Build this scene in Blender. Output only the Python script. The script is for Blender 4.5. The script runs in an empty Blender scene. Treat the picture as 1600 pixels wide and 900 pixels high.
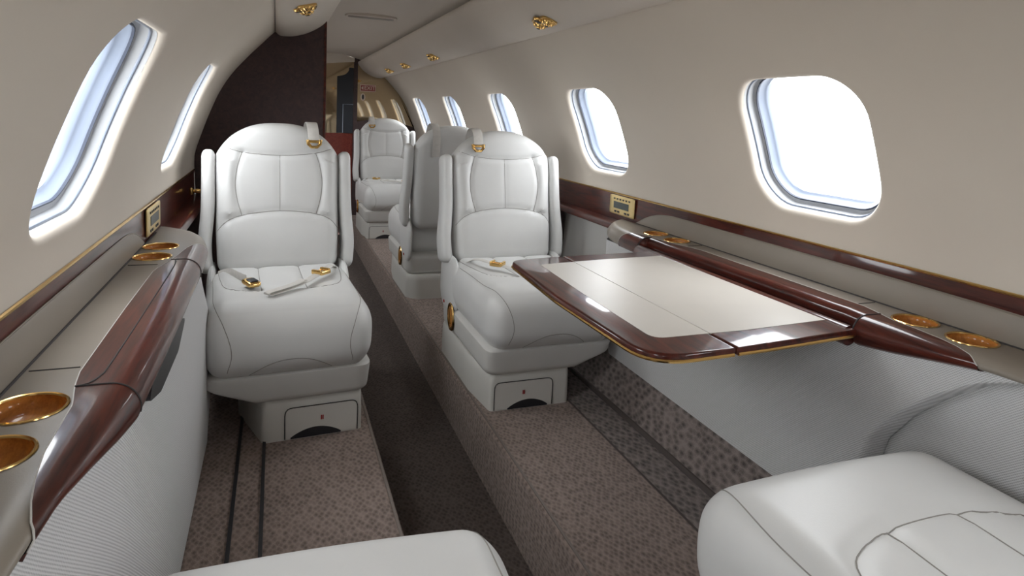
import bpy, bmesh, math, random
import numpy as np
from mathutils import Vector, Matrix
from mathutils.bvhtree import BVHTree

C = bpy.context.scene.collection
SC = bpy.context.scene
random.seed(4)

# ------------------------------------------------------------------ camera
F_PX, YAW, PITCH, ROLL, PY, PX = 1003.6569, .3643, .0954, .0451, 278.92, 812.3
cam_d = bpy.data.cameras.new('camera')
cam = bpy.data.objects.new('camera', cam_d)
C.objects.link(cam)
cam_d.sensor_width = 36
cam_d.lens = F_PX / 1600 * 36
cam_d.shift_x = -(PX - 800) / 1600
cam_d.shift_y = (PY - 450) / 1600
cam_d.clip_start = .02
_F = Vector((math.sin(YAW) * math.cos(PITCH), math.cos(YAW) * math.cos(PITCH), -math.sin(PITCH)))
_R = Vector((math.cos(YAW), -math.sin(YAW), 0))
_U = _R.cross(_F)
_R, _U = _R * math.cos(ROLL) + _U * math.sin(ROLL), -_R * math.sin(ROLL) + _U * math.cos(ROLL)
cam.matrix_world = Matrix(((_R.x, _U.x, -_F.x, -.4706), (_R.y, _U.y, -_F.y, 0), (_R.z, _U.z, -_F.z, 1.0), (0, 0, 0, 1)))
SC.camera = cam

# ------------------------------------------------------------------ light
SC.view_settings.view_transform = 'Standard'
SC.view_settings.look = 'None'
SC.view_settings.exposure = 0.14
SC.view_settings.gamma = 1.0
SC.view_settings.use_curve_mapping = False
SC.cycles.max_bounces = 10
SC.cycles.diffuse_bounces = 6
SC.cycles.use_denoising = True
SC.cycles.sample_clamp_indirect = 6
SC.cycles.caustics_reflective = False
SC.cycles.caustics_refractive = False
SKY = 11.5
world = bpy.data.worlds.new('sky')
SC.world = world
world.use_nodes = True
bg = world.node_tree.nodes['Background']
bg.inputs[1].default_value = SKY
# bright overcast sky above the horizon, dimmer apron below it
_wn = world.node_tree.nodes; _wl = world.node_tree.links
_tc = _wn.new('ShaderNodeTexCoord'); _sx = _wn.new('ShaderNodeSeparateXYZ'); _wr = _wn.new('ShaderNodeValToRGB')
_mr = _wn.new('ShaderNodeMapRange'); _mr.inputs[1].default_value = -1; _mr.inputs[2].default_value = 1
_wl.new(_tc.outputs['Generated'], _sx.inputs[0]); _wl.new(_sx.outputs['Z'], _mr.inputs[0]); _wl.new(_mr.outputs[0], _wr.inputs[0])
_wr.color_ramp.elements[0].position = .40; _wr.color_ramp.elements[0].color = (.34, .325, .30, 1)
_wr.color_ramp.elements[1].position = .56; _wr.color_ramp.elements[1].color = (1.0, .99, .975, 1)
_wl.new(_wr.outputs[0], bg.inputs[0])

WIN_Y0, WIN_P, WIN_HY, WIN_HS = 1.232, 1.0958, .198, .176
Y_AFT, Y_FWD, Y_DIV = -2.3, 6.24, 3.05

# ------------------------------------------------------------------ helpers
def tag(o, label=None, cat=None, group=None, kind=None):
    if label: o['label'] = label
    if cat: o['category'] = cat
    if group: o['group'] = group
    if kind: o['kind'] = kind
    return o

def empty(name, loc=(0, 0, 0), rz=0, label=None, cat=None, group=None):
    o = bpy.data.objects.new(name, None)
    C.objects.link(o)
    o.location = loc
    o.rotation_euler = (0, 0, rz)
    o.empty_display_size = .05
    return tag(o, label, cat, group)

def mk(name, v, f, mats, parent=None, smooth=True, mi=None):
    me = bpy.data.meshes.new(name)
    me.from_pydata([tuple(map(float, p)) for p in v], [], f)
    bm = bmesh.new(); bm.from_mesh(me)
    bmesh.ops.recalc_face_normals(bm, faces=bm.faces)
    bm.to_mesh(me); bm.free()
    if not isinstance(mats, (list, tuple)): mats = [mats]
    for m in mats: me.materials.append(m)
    if mi is not None: me.polygons.foreach_set('material_index', mi)
    me.polygons.foreach_set('use_smooth', [smooth] * len(me.polygons))
    if smooth:
        try: me.set_sharp_from_angle(angle=math.radians(38))
        except Exception: pass
    me.update()
    o = bpy.data.objects.new(name, me)
    C.objects.link(o)
    if parent: o.parent = parent
    return o

class MB:
    def __init__(s): s.v = []; s.f = []; s.mi = []; s.m = 0
    def add(s, v, f):
        b = len(s.v); s.v += [tuple(p) for p in v]
        s.f += [tuple(i + b for i in q) for q in f]; s.mi += [s.m] * len(f)
        return s
    def mirror(s):
        s.v = [(-x, y, z) for x, y, z in s.v]; s.f = [tuple(reversed(q)) for q in s.f]
        return s
    def tf(s, M):
        s.v = [tuple(M @ Vector(p)) for p in s.v]; return s
    def build(s, name, mats, parent=None, smooth=True):
        return mk(name, s.v, s.f, mats, parent, smooth, s.mi)

def rgrid(n):
    nx, ny, nz = n
    idx = {}; V = []; Fc = []
    def vid(i, j, k):
        if (i, j, k) not in idx:
            idx[(i, j, k)] = len(V); V.append((i / nx, j / ny, k / nz))
        return idx[(i, j, k)]
    for i in range(nx):
        for j in range(ny):
            Fc.append((vid(i, j, 0), vid(i, j + 1, 0), vid(i + 1, j + 1, 0), vid(i + 1, j, 0)))
            Fc.append((vid(i, j, nz), vid(i + 1, j, nz), vid(i + 1, j + 1, nz), vid(i, j + 1, nz)))
    for i in range(nx):
        for k in range(nz):
            Fc.append((vid(i, 0, k), vid(i + 1, 0, k), vid(i + 1, 0, k + 1), vid(i, 0, k + 1)))
            Fc.append((vid(i, ny, k), vid(i, ny, k + 1), vid(i + 1, ny, k + 1), vid(i + 1, ny, k)))
    for j in range(ny):
        for k in range(nz):
            Fc.append((vid(0, j, k), vid(0, j, k + 1), vid(0, j + 1, k + 1), vid(0, j + 1, k)))
            Fc.append((vid(nx, j, k), vid(nx, j + 1, k), vid(nx, j + 1, k + 1), vid(nx, j, k + 1)))
    return np.array(V), Fc

def rbox(lo, hi, r, n=(8, 8, 8), fn=None):
    lo = np.array(lo, float); hi = np.array(hi, float)
    r = np.array([r] * 3 if np.isscalar(r) else r, float)
    r = np.minimum(r, (hi - lo) / 2 * .999)
    V, Fc = rgrid(n)
    # denser samples close to the edges
    P = lo + (hi - lo) * (V + (-np.sin(2 * np.pi * V) / (2 * np.pi)) * .45)
    Q = np.clip(P, lo + r, hi - r)
    D = (P - Q) / r
    L = np.linalg.norm(D, axis=1, keepdims=True); L[L == 0] = 1
    P = Q + r * D / L
    if fn is not None: P = fn(P)
    return [tuple(p) for p in P], Fc

def box(lo, hi):
    x0, y0, z0 = lo; x1, y1, z1 = hi
    return ([(x0, y0, z0), (x1, y0, z0), (x1, y1, z0), (x0, y1, z0), (x0, y0, z1), (x1, y0, z1), (x1, y1, z1), (x0, y1, z1)],
            [(0, 3, 2, 1), (4, 5, 6, 7), (0, 1, 5, 4), (1, 2, 6, 5), (2, 3, 7, 6), (3, 0, 4, 7)])

def loft(rings, closed=True, caps=True):
    n = len(rings[0]); V = [p for r in rings for p in r]; Fc = []
    for a in range(len(rings) - 1):
        for i in range(n if closed else n - 1):
            j = (i + 1) % n
            Fc.append((a * n + i, a * n + j, (a + 1) * n + j, (a + 1) * n + i))
    if caps and closed:
        Fc.append(tuple(range(n))[::-1]); Fc.append(tuple((len(rings) - 1) * n + i for i in range(n)))
    return V, Fc

def extr(prof, y0, y1, ny=1, closed=True, caps=True):
    return loft([[(x, y0 + (y1 - y0) * t / ny, z) for x, z in prof] for t in range(ny + 1)], closed, caps)

def tube(pts, r, n=8, caps=True, flat=None):
    pts = [Vector(p) for p in pts]; rings = []
    up = Vector((.13, .21, .97))
    for i, p in enumerate(pts):
        t = (pts[min(i + 1, len(pts) - 1)] - pts[max(i - 1, 0)]).normalized()
        a = t.cross(up)
        if a.length < .05: a = t.cross(Vector((1, 0, 0)))
        a.normalize(); b = a.cross(t).normalized()
        rr = r[i] if isinstance(r, (list, tuple)) else r
        rings.append([tuple(p + a * math.cos(2 * math.pi * k / n) * rr + b * math.sin(2 * math.pi * k / n) * rr) for k in range(n)])
    return loft(rings, True, caps)

def ribbon(pts, w, t, side):
    """flat strap through pts; side = unit vector(s) across its width"""
    pts = [Vector(p) for p in pts]; rings = []
    for i, p in enumerate(pts):
        s = Vector(side[i] if isinstance(side[0], (tuple, list, Vector)) else side).normalized()
        tg = (pts[min(i + 1, len(pts) - 1)] - pts[max(i - 1, 0)]).normalized()
        s = (s - tg * s.dot(tg)).normalized()
        nn = s.cross(tg).normalized()
        rings.append([tuple(p + s * a * w / 2 + nn * b * t / 2) for a, b in ((-1, -.6), (-.9, -1), (.9, -1), (1, -.6), (1, .6), (.9, 1), (-.9, 1), (-1, .6))])
    return loft(rings)

def lathe(prof, n=32, M=None, close=False):
    V = []; Fc = []; m = len(prof)
    for k in range(n):
        a = 2 * math.pi * k / n
        for r, z in prof: V.append((r * math.cos(a), r * math.sin(a), z))
    for k in range(n):
        q = (k + 1) % n
        for i in range(m - 1): Fc.append((k * m + i, q * m + i, q * m + i + 1, k * m + i + 1))
    if M is not None: V = [tuple(M @ Vector(p)) for p in V]
    return V, Fc

def smooth_path(pts, n=8, closed=False):
    P = [np.array(p, float) for p in pts]; out = []; N = len(P)
    for i in range(N if closed else N - 1):
        p0 = P[(i - 1) % N] if closed or i > 0 else 2 * P[0] - P[1]
        p1 = P[i]; p2 = P[(i + 1) % N]
        p3 = P[(i + 2) % N] if closed or i + 2 < N else 2 * P[-1] - P[-2]
        for k in range(n):
            t = k / n
            out.append(tuple(.5 * ((2 * p1) + (-p0 + p2) * t + (2 * p0 - 5 * p1 + 4 * p2 - p3) * t * t + (-p0 + 3 * p1 - 3 * p2 + p3) * t ** 3)))
    if not closed: out.append(tuple(P[-1]))
    return out

def round_poly(pts, rad, n=6):
    out = []; N = len(pts)
    for i in range(N):
        p = np.array(pts[i], float); a = np.array(pts[i - 1], float); b = np.array(pts[(i + 1) % N], float)
        r = rad[i] if isinstance(rad, (list, tuple)) else rad
        if r <= 0: out.append(tuple(p)); continue
        u = (a - p); lu = np.linalg.norm(u); u /= lu
        w = (b - p); lw = np.linalg.norm(w); w /= lw
        d = min(r / max(math.tan(math.acos(np.clip(u @ w, -1, 1)) / 2), 1e-3), lu * .49, lw * .49)
        A = p + u * d; B = p + w * d
        for k in range(n + 1):
            t = k / n; out.append(tuple((1 - t) ** 2 * A + 2 * t * (1 - t) * p + t * t * B))
    return out

def prism(poly, z0, z1, bev=0.0, steps=3):
    """plan polygon (x,y) -> solid with rounded top and bottom rims"""
    P = np.array(poly); n = len(P)
    nx = np.roll(P, -1, 0) - np.roll(P, 1, 0); nrm = np.stack([nx[:, 1], -nx[:, 0]], 1)
    nrm /= np.linalg.norm(nrm, axis=1, keepdims=True) + 1e-12
    area = .5 * np.sum(P[:, 0] * np.roll(P[:, 1], -1) - np.roll(P[:, 0], -1) * P[:, 1])
    if area < 0: nrm = -nrm
    rings = []
    if bev > 0:
        st = []
        for k in range(steps + 1):
            a = math.pi / 2 * k / steps
            st.append((bev * (1 - math.sin(a)), z0 + bev * (1 - math.cos(a))))
        for k in range(steps + 1):
            a = math.pi / 2 * k / steps
            st.append((bev * (1 - math.cos(a)), z1 - bev * (1 - math.sin(a))))
    else: st = [(0, z0), (0, z1)]
    for ins, z in st:
        Q = P - nrm * ins
        rings.append([(q[0], q[1], z) for q in Q])
    return loft(rings)

def boolean_cut(o, tools):
    for t in tools:
        m = o.modifiers.new('cut', 'BOOLEAN'); m.operation = 'DIFFERENCE'; m.object = t; m.solver = 'EXACT'
    dg = bpy.context.evaluated_depsgraph_get(); dg.update()
    me = bpy.data.meshes.new_from_object(o.evaluated_get(dg))
    o.modifiers.clear(); o.data = me
    for t in tools: bpy.data.objects.remove(t)
    try: me.set_sharp_from_angle(angle=math.radians(38))
    except Exception: pass

def copy_tree(o, parent=None):
    c = o.copy(); C.objects.link(c); c.parent = parent
    for ch in [x for x in bpy.data.objects if x.parent == o]: copy_tree(ch, c)
    return c

def sst(a, b, x):
    t = np.clip((x - a) / (b - a), 0, 1); return t * t * (3 - 2 * t)

# ------------------------------------------------------------------ materials
def base_mat(name, col, rough=.5, metal=0., spec=.5, coat=0., coat_r=.05, sheen=0):
    m = bpy.data.materials.new(name); m.use_nodes = True
    b = m.node_tree.nodes['Principled BSDF']
    b.inputs['Base Color'].default_value = (*col, 1)
    b.inputs['Roughness'].default_value = rough
    b.inputs['Metallic'].default_value = metal
    b.inputs['Specular IOR Level'].default_value = spec
    b.inputs['Coat Weight'].default_value = coat
    b.inputs['Coat Roughness'].default_value = coat_r
    b.inputs['Sheen Weight'].default_value = sheen
    return m, m.node_tree, b

def noise_var(nt, b, col, amt, scale, stretch=(1, 1, 1), detail=4, bump=0., bscale=None, bdist=.001):
    N = nt.nodes; L = nt.links
    tc = N.new('ShaderNodeTexCoord'); mp = N.new('ShaderNodeMapping'); mp.inputs['Scale'].default_value = stretch
    L.new(tc.outputs['Object'], mp.inputs['Vector'])
    nz = N.new('ShaderNodeTexNoise'); nz.inputs['Scale'].default_value = scale; nz.inputs['Detail'].default_value = detail
    L.new(mp.outputs[0], nz.inputs['Vector'])
    cr = N.new('ShaderNodeValToRGB')
    cr.color_ramp.elements[0].position = .3; cr.color_ramp.elements[1].position = .7
    cr.color_ramp.elements[0].color = (*[c * (1 - amt) for c in col], 1)
    cr.color_ramp.elements[1].color = (*[min(1, c * (1 + amt)) for c in col], 1)
    L.new(nz.outputs['Fac'], cr.inputs['Fac']); L.new(cr.outputs['Color'], b.inputs['Base Color'])
    if bump:
        n2 = N.new('ShaderNodeTexNoise'); n2.inputs['Scale'].default_value = bscale or scale * 4
        L.new(mp.outputs[0], n2.inputs['Vector'])
        bp = N.new('ShaderNodeBump'); bp.inputs['Strength'].default_value = bump; bp.inputs['Distance'].default_value = bdist
        L.new(n2.outputs['Fac'], bp.inputs['Height']); L.new(bp.outputs['Normal'], b.inputs['Normal'])
    return mp, cr

def simple(name, col, rough=.5, metal=0., amt=.04, scale=6, bump=0., bscale=200, **k):
    m, nt, b = base_mat(name, col, rough, metal, **k)
    noise_var(nt, b, col, amt, scale, bump=bump, bscale=bscale)
    return m

M = {}
M['wall'] = simple('cabin_wall_vinyl', (.71, .64, .555), .62, amt=.02, scale=3, bump=.05, bscale=300)
M['ceiling'] = simple('ceiling_vinyl', (.66, .595, .525), .6, amt=.02, scale=3, bump=.05, bscale=300)
M['lower'] = simple('lower_wall_laminate', (.52, .51, .49), .55, amt=.03)
M['leather'] = simple('ivory_leather', (.675, .675, .665), .42, amt=.025, scale=9, bump=.12, bscale=420, spec=.45)
M['leather_dark'] = simple('ivory_leather_shell', (.61, .60, .575), .45, amt=.025, scale=9, bump=.08, bscale=420, spec=.4)
M['base'] = simple('seat_base_plastic', (.66, .645, .605), .38, amt=.02, scale=6)
M['seam'] = simple('seam_thread', (.30, .285, .265), .8)
M['strap'] = simple('belt_webbing', (.62, .595, .56), .65, amt=.05, scale=60, bump=.3, bscale=700)
M['tan'] = simple('tan_leather', (.27, .235, .195), .40, amt=.03, scale=8, bump=.1, bscale=400)
M['black'] = simple('black_plastic', (.022, .022, .026), .4)
M['gap'] = simple('dark_gap', (.05, .045, .045), .8)
M['white'] = simple('white_reveal_plastic', (.42, .43, .445), .38, amt=.01)
M['gasket'] = simple('grey_gasket', (.05, .06, .09), .5)
M['winframe'] = simple('pale_blue_window_frame', (.26, .30, .38), .35, amt=.02)
M['gold'] = simple('polished_gold', (.83, .55, .21), .18, 1.0, amt=.05, scale=20)
M['goldpanel'] = simple('pale_gold_panel', (.80, .62, .30), .34, .75, amt=.04, scale=20)
M['chrome'] = simple('chrome', (.8, .8, .8), .12, 1.0, amt=.02)
M['navy'] = simple('blue_black_panel', (.022, .025, .032), .5)
M['red'] = simple('red_enamel', (.35, .03, .03), .35)
M['signred'] = simple('sign_dull_red', (.30, .075, .07), .5)
M['signpale'] = simple('sign_pale', (.72, .60, .52), .5)
M['display'] = simple('grey_display', (.06, .075, .07), .3)
M['cream'] = simple('cream_leather_inlay', (.60, .565, .515), .42, amt=.02, scale=8, bump=.08, bscale=400)
M['mirror'] = simple('bronze_mirror', (.50, .40, .27), .035, 1.0, amt=.01, scale=2)

def wood(name, dark, red, rough, coat):
    m, nt, b = base_mat(name, dark, rough, coat=coat, coat_r=.06, spec=.12)
    N = nt.nodes; L = nt.links
    tc = N.new('ShaderNodeTexCoord'); mp = N.new('ShaderNodeMapping'); mp.inputs['Scale'].default_value = (9, .7, 9)
    L.new(tc.outputs['Object'], mp.inputs['Vector'])
    nz = N.new('ShaderNodeTexNoise'); nz.inputs['Scale'].default_value = 5; nz.inputs['Detail'].default_value = 7; nz.inputs['Distortion'].default_value = 1.2
    L.new(mp.outputs[0], nz.inputs['Vector'])
    wv = N.new('ShaderNodeTexNoise'); wv.inputs['Scale'].default_value = 38; wv.inputs['Detail'].default_value = 4
    L.new(mp.outputs[0], wv.inputs['Vector'])
    mx = N.new('ShaderNodeMath'); mx.operation = 'ADD'
    ml = N.new('ShaderNodeMath'); ml.operation = 'MULTIPLY'; ml.inputs[1].default_value = .45
    L.new(wv.outputs['Fac'], ml.inputs[0]); L.new(nz.outputs['Fac'], mx.inputs[0]); L.new(ml.outputs[0], mx.inputs[1])
    cr = N.new('ShaderNodeValToRGB'); cr.color_ramp.elements[0].position = .48; cr.color_ramp.elements[1].position = .95
    cr.color_ramp.elements[0].color = (*dark, 1); cr.color_ramp.elements[1].color = (*red, 1)
    L.new(mx.outputs[0], cr.inputs['Fac']); L.new(cr.outputs['Color'], b.inputs['Base Color'])
    return m
M['wood'] = wood('mahogany_gloss', (.028, .008, .007), (.11, .022, .013), .34, .65)
M['wood_dark'] = wood('mahogany_partition', (.060, .046, .047), (.095, .062, .060), .55, .0)
M['wood_red'] = wood('mahogany_wainscot', (.13, .03, .024), (.22, .05, .035), .35, .5)
M['amber'] = wood('amber_cup_lining', (.34, .12, .03), (.66, .28, .06), .30, .4)

def carpet(name, c0, c1, sc, bump):
    m, nt, b = base_mat(name, c0, .95, spec=.1, sheen=.15)
    N = nt.nodes; L = nt.links
    tc = N.new('ShaderNodeTexCoord')
    vo = N.new('ShaderNodeTexVoronoi'); vo.inputs['Scale'].default_value = sc; vo.inputs['Randomness'].default_value = .55
    mp = N.new('ShaderNodeMapping'); mp.inputs['Scale'].default_value = (1, .62, 1); mp.inputs['Rotation'].default_value = (0, 0, .75)
    L.new(tc.outputs['Object'], mp.inputs['Vector']); L.new(mp.outputs[0], vo.inputs['Vector'])
    nz = N.new('ShaderNodeTexNoise'); nz.inputs['Scale'].default_value = 420; nz.inputs['Detail'].default_value = 3
    L.new(tc.outputs['Object'], nz.inputs['Vector'])
    n3 = N.new('ShaderNodeTexNoise'); n3.inputs['Scale'].default_value = 5
    L.new(tc.outputs['Object'], n3.inputs['Vector'])
    a = N.new('ShaderNodeMath'); a.operation = 'MULTIPLY'; a.inputs[1].default_value = .8; L.new(vo.outputs['Distance'], a.inputs[0])
    s = N.new('ShaderNodeMath'); s.operation = 'ADD'; L.new(a.outputs[0], s.inputs[0])
    a2 = N.new('ShaderNodeMath'); a2.operation = 'MULTIPLY'; a2.inputs[1].default_value = .55; L.new(nz.outputs['Fac'], a2.inputs[0]); L.new(a2.outputs[0], s.inputs[1])
    s2 = N.new('ShaderNodeMath'); s2.operation = 'ADD'; L.new(s.outputs[0], s2.inputs[0])
    a3 = N.new('ShaderNodeMath'); a3.operation = 'MULTIPLY'; a3.inputs[1].default_value = .25; L.new(n3.outputs['Fac'], a3.inputs[0]); L.new(a3.outputs[0], s2.inputs[1])
    cr = N.new('ShaderNodeValToRGB'); cr.color_ramp.elements[0].position = .42; cr.color_ramp.elements[1].position = 1.0
    cr.color_ramp.elements[0].color = (*c0, 1); cr.color_ramp.elements[1].color = (*c1, 1)
    L.new(s2.outputs[0], cr.inputs['Fac']); L.new(cr.outputs['Color'], b.inputs['Base Color'])
    bp = N.new('ShaderNodeBump'); bp.inputs['Strength'].default_value = bump; bp.inputs['Distance'].default_value = .004
    L.new(s.outputs[0], bp.inputs['Height']); L.new(bp.outputs['Normal'], b.inputs['Normal'])
    return m
M['carpet'] = carpet('taupe_carpet', (.125, .095, .082), (.34, .265, .23), 95, .7)
M['carpet_aisle_shade'] = carpet('aisle_carpet_painted_shade', (.045, .035, .031), (.125, .098, .086), 95, .7)  # carpet colour darkened to paint in the shade of the aisle trough
M['carpet_side'] = carpet('woven_dark_carpet', (.060, .050, .046), (.30, .25, .23), 62, 1.0)

def fabric():
    m, nt, b = base_mat('grey_woven_fabric', (.4, .4, .4), .85, spec=.15, sheen=.2)
    N = nt.nodes; L = nt.links
    tc = N.new('ShaderNodeTexCoord')
    outs = []
    for sc, rot in (((1, 1, 1), (0.72, 0, 0)), ((1, 1, 1), (-.72, 0, 0))):
        mp = N.new('ShaderNodeMapping'); mp.inputs['Rotation'].default_value = rot
        L.new(tc.outputs['Object'], mp.inputs['Vector'])
        w = N.new('ShaderNodeTexWave'); w.bands_direction = 'Z'; w.inputs['Scale'].default_value = 85; w.inputs['Distortion'].default_value = .6
        w.inputs['Detail'].default_value = 2; w.inputs['Detail Scale'].default_value = 3
        L.new(mp.outputs[0], w.inputs['Vector']); outs.append(w.outputs['Fac'])
    mu = N.new('ShaderNodeMath'); mu.operation = 'ADD'; L.new(outs[0], mu.inputs[0])
    h = N.new('ShaderNodeMath'); h.operation = 'MULTIPLY'; h.inputs[1].default_value = .5; L.new(outs[1], h.inputs[0]); L.new(h.outputs[0], mu.inputs[1])
    cr = N.new('ShaderNodeValToRGB'); cr.color_ramp.elements[0].position = .1; cr.color_ramp.elements[1].position = 1.1
    cr.color_ramp.elements[0].color = (.47, .47, .475, 1); cr.color_ramp.elements[1].color = (.74, .74, .745, 1)
    L.new(mu.outputs[0], cr.inputs['Fac']); L.new(cr.outputs['Color'], b.inputs['Base Color'])
    bp = N.new('ShaderNodeBump'); bp.inputs['Strength'].default_value = .45; bp.inputs['Distance'].default_value = .002
    L.new(mu.outputs[0], bp.inputs['Height']); L.new(bp.outputs['Normal'], b.inputs['Normal'])
    return m
M['fabric'] = fabric()

def pane_mat():
    m = bpy.data.materials.new('clear_window_pane'); m.use_nodes = True
    nt = m.node_tree; N = nt.nodes; L = nt.links; N.clear()
    o = N.new('ShaderNodeOutputMaterial'); mix = N.new('ShaderNodeMixShader')
    t = N.new('ShaderNodeBsdfTransparent'); t.inputs[0].default_value = (.96, .98, 1, 1)
    g = N.new('ShaderNodeBsdfGlossy'); g.inputs['Roughness'].default_value = .03
    mix.inputs[0].default_value = .04; L.new(t.outputs[0], mix.inputs[1]); L.new(g.outputs[0], mix.inputs[2]); L.new(mix.outputs[0], o.inputs[0])
    return m
M['pane'] = pane_mat()

# ------------------------------------------------------------------ cabin shell
PROF = smooth_path([(.800, .700), (.797, .78), (.770, .87), (.738, .96), (.700, 1.05), (.652, 1.13), (.590, 1.205), (.535, 1.265), (.478, 1.325), (.43, 1.37)], 10)
PR = np.array(PROF); SEG = np.r_[0, np.cumsum(np.linalg.norm(np.diff(PR, axis=0), axis=1))]; SMAX = SEG[-1]
def wp(s, d=0.):
    x = np.interp(s, SEG, PR[:, 0]); z = np.interp(s, SEG, PR[:, 1])
    e = .012; s0, s1 = max(s - e, 0), min(s + e, SMAX)
    tx = np.interp(s1, SEG, PR[:, 0]) - np.interp(s0, SEG, PR[:, 0]); tz = np.interp(s1, SEG, PR[:, 1]) - np.interp(s0, SEG, PR[:, 1])
    l = math.hypot(tx, tz); return x + d * tz / l, z - d * tx / l
S_C = float(np.interp(.958, PR[:, 1], SEG))
def wall_x(z): return float(np.interp(z, PR[:, 1], PR[:, 0]))

def rrect(a, hw, hh, r):
    c, s = math.cos(a), math.sin(a)
    lo, hi = 0, 1.0
    for _ in range(40):
        t = (lo + hi) / 2; qx = abs(c * t) - (hw - r); qy = abs(s * t) - (hh - r)
        d = math.hypot(max(qx, 0), max(qy, 0)) + min(max(qx, qy), 0) - r
        if d < 0: lo = t
        else: hi = t
    return c * lo, s * lo

PATCH = .30
def window_patch(mb, yc, sx):
    # rectangle boundary
    bp = []
    s_lo, s_hi = -S_C, SMAX - S_C
    n = 26
    for i in range(n): bp.append((PATCH, s_lo + (s_hi - s_lo) * i / n))
    for i in range(n): bp.append((PATCH - 2 * PATCH * i / n, s_hi))
    for i in range(n): bp.append((-PATCH, s_hi - (s_hi - s_lo) * i / n))
    for i in range(n): bp.append((-PATCH + 2 * PATCH * i / n, s_lo))
    loops = []
    for p in bp:
        a = math.atan2(p[1], p[0]); h = rrect(a, WIN_HY, WIN_HS, .105)
        hl = math.hypot(*h); col = []
        # fillet into the reveal, then flat wall out to the rectangle
        R = .016
        for k in range(5):
            t = math.pi / 2 * k / 4
            q = (hl + R * (1 - math.cos(t)) ) / hl
            col.append((h[0] * q, h[1] * q, R * (1 - math.sin(t))))
        q0 = np.array([h[0], h[1]]) * (hl + R) / hl
        for k in range(1, 13):
            t = (k / 12) ** 1.15; q = q0 * (1 - t) + np.array(p) * t
            col.append((q[0], q[1], 0))
        loops.append(col)
    V = []; Fc = []; m = len(loops[0]); N = len(loops)
    for col in loops:
        for (y, s, d) in col:
            x, z = wp(S_C + s, d); V.append((sx * x, yc + y, z))
    for i in range(N):
        j = (i + 1) % N
        for k in range(m - 1): Fc.append((i * m + k, j * m + k, j * m + k + 1, i * m + k + 1))
    mb.add(V, Fc)

def wall_strip(mb, ya, yb, sx, d=0.):
    ss = np.linspace(0, SMAX, 27)
    mb.add(*loft([[(sx * wp(s, d)[0], y, wp(s, d)[1]) for s in ss] for y in (ya, yb)], False, False))

def make_wall(sx, name, ks):
    mb = MB(); ys = [WIN_Y0 + k * WIN_P for k in ks]
    cur = Y_AFT
    for yc in ys:
        wall_strip(mb, cur, yc - PATCH, sx)
        window_patch(mb, yc, sx); cur = yc + PATCH
    wall_strip(mb, cur, Y_FWD + .04, sx)
    mb.m = 1
    low = [(.80, .702), (.816, .700), (.816, .56), (.785, .30), (.745, -.02)]
    mb.add(*extr([(sx * x, z) for x, z in low], Y_AFT, Y_FWD + .04, 1, False, False))
    o = mb.build(name, [M['wall'], M['lower']])
    bm = bmesh.new(); bm.from_mesh(o.data); bmesh.ops.remove_doubles(bm, verts=bm.verts, dist=2e-4)
    bmesh.ops.recalc_face_normals(bm, faces=bm.faces); bm.to_mesh(o.data); bm.free()
    return tag(o, kind='structure')

KR = [-2, -1, 0, 1, 2, 3, 4]; KL = [-2, -1, 0, 1, 2, 3, 4]
make_wall(1, 'wall_right', KR); make_wall(-1, 'wall_left', KL)

# windows: reveal, gasket, frame and pane set in the thickness of the wall
def ring_loops(specs, n=72):
    """specs: (scale inset, depth) -> rings in wall coordinates"""
    rings = []
    for ins, d in specs:
        r = []
        for i in range(n):
            a = 2 * math.pi * i / n; h = rrect(a, WIN_HY - ins, WIN_HS - ins, max(.105 - ins, .03))
            x, z = wp(S_C + h[1], d); r.append((x, h[0], z))
        rings.append(r)
    return rings
def wmesh(specs):
    return loft(ring_loops(specs), True, False)
rev = mk('reveal', *wmesh([(0, .0145), (.0, .024), (.0035, .026), (.0035, .028), (.001, .030), (.003, .046), (.008, .050), (.012, .050)]), M['white'])
sem = mk('reveal_seam', *wmesh([(.0008, .0238), (.0036, .0255), (.0040, .0275), (.0012, .0300)]), M['winframe'])
gas = mk('gasket', *wmesh([(.0105, .0495), (.012, .047), (.0145, .047), (.015, .052)]), M['gasket'])
frm = mk('window_frame', *wmesh([(.014, .051), (.016, .056), (.017, .066), (.021, .071), (.024, .075), (.024, .095)]), M['winframe'])
_r = ring_loops([(.023, .082), (.023, .086)])
pan = mk('pane', *loft(_r, True, True), M['pane'])
out = mk('outer_sleeve', *wmesh([(.020, .094), (-.02, .094), (-.02, .010)]), M['gap'])
wnum = 0; proto_parts = [rev, sem, gas, frm, pan, out]
def mirror_mesh(me):
    m2 = me.copy(); m2.transform(Matrix.Scale(-1, 4, (1, 0, 0))); m2.flip_normals(); return m2
lefts = {p.name: mirror_mesh(p.data) for p in proto_parts}
for sx, ks in ((1, KR), (-1, KL)):
    for k in ks:
        wnum += 1
        e = bpy.data.objects.new('window_%d' % wnum, None); C.objects.link(e); e.empty_display_size = .05
        e.location = (0, WIN_Y0 + k * WIN_P, 0); tag(e, kind='structure')
        for p in proto_parts:
            if wnum == 1: c = p
            else: c = p.copy(); C.objects.link(c)
            if sx < 0: c.data = lefts[p.name]
            c.parent = e
        # daylight portal: guides sky light through the opening, gives off nothing itself
        ld = bpy.data.lights.new('window_portal', 'AREA'); ld.shape = 'RECTANGLE'; ld.size = .40; ld.size_y = .40
        ld.cycles.is_portal = True
        lo = bpy.data.objects.new('window_portal', ld); C.objects.link(lo)
        x, z = wp(S_C, .10)
        lo.location = (sx * x, e.location.y, z)
        x2, z2 = wp(S_C, -.5)
        d = Vector((sx * (x2 - x), 0, z2 - z)).normalized()
        lo.rotation_euler = d.to_track_quat('-Z', 'Y').to_euler()

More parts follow.
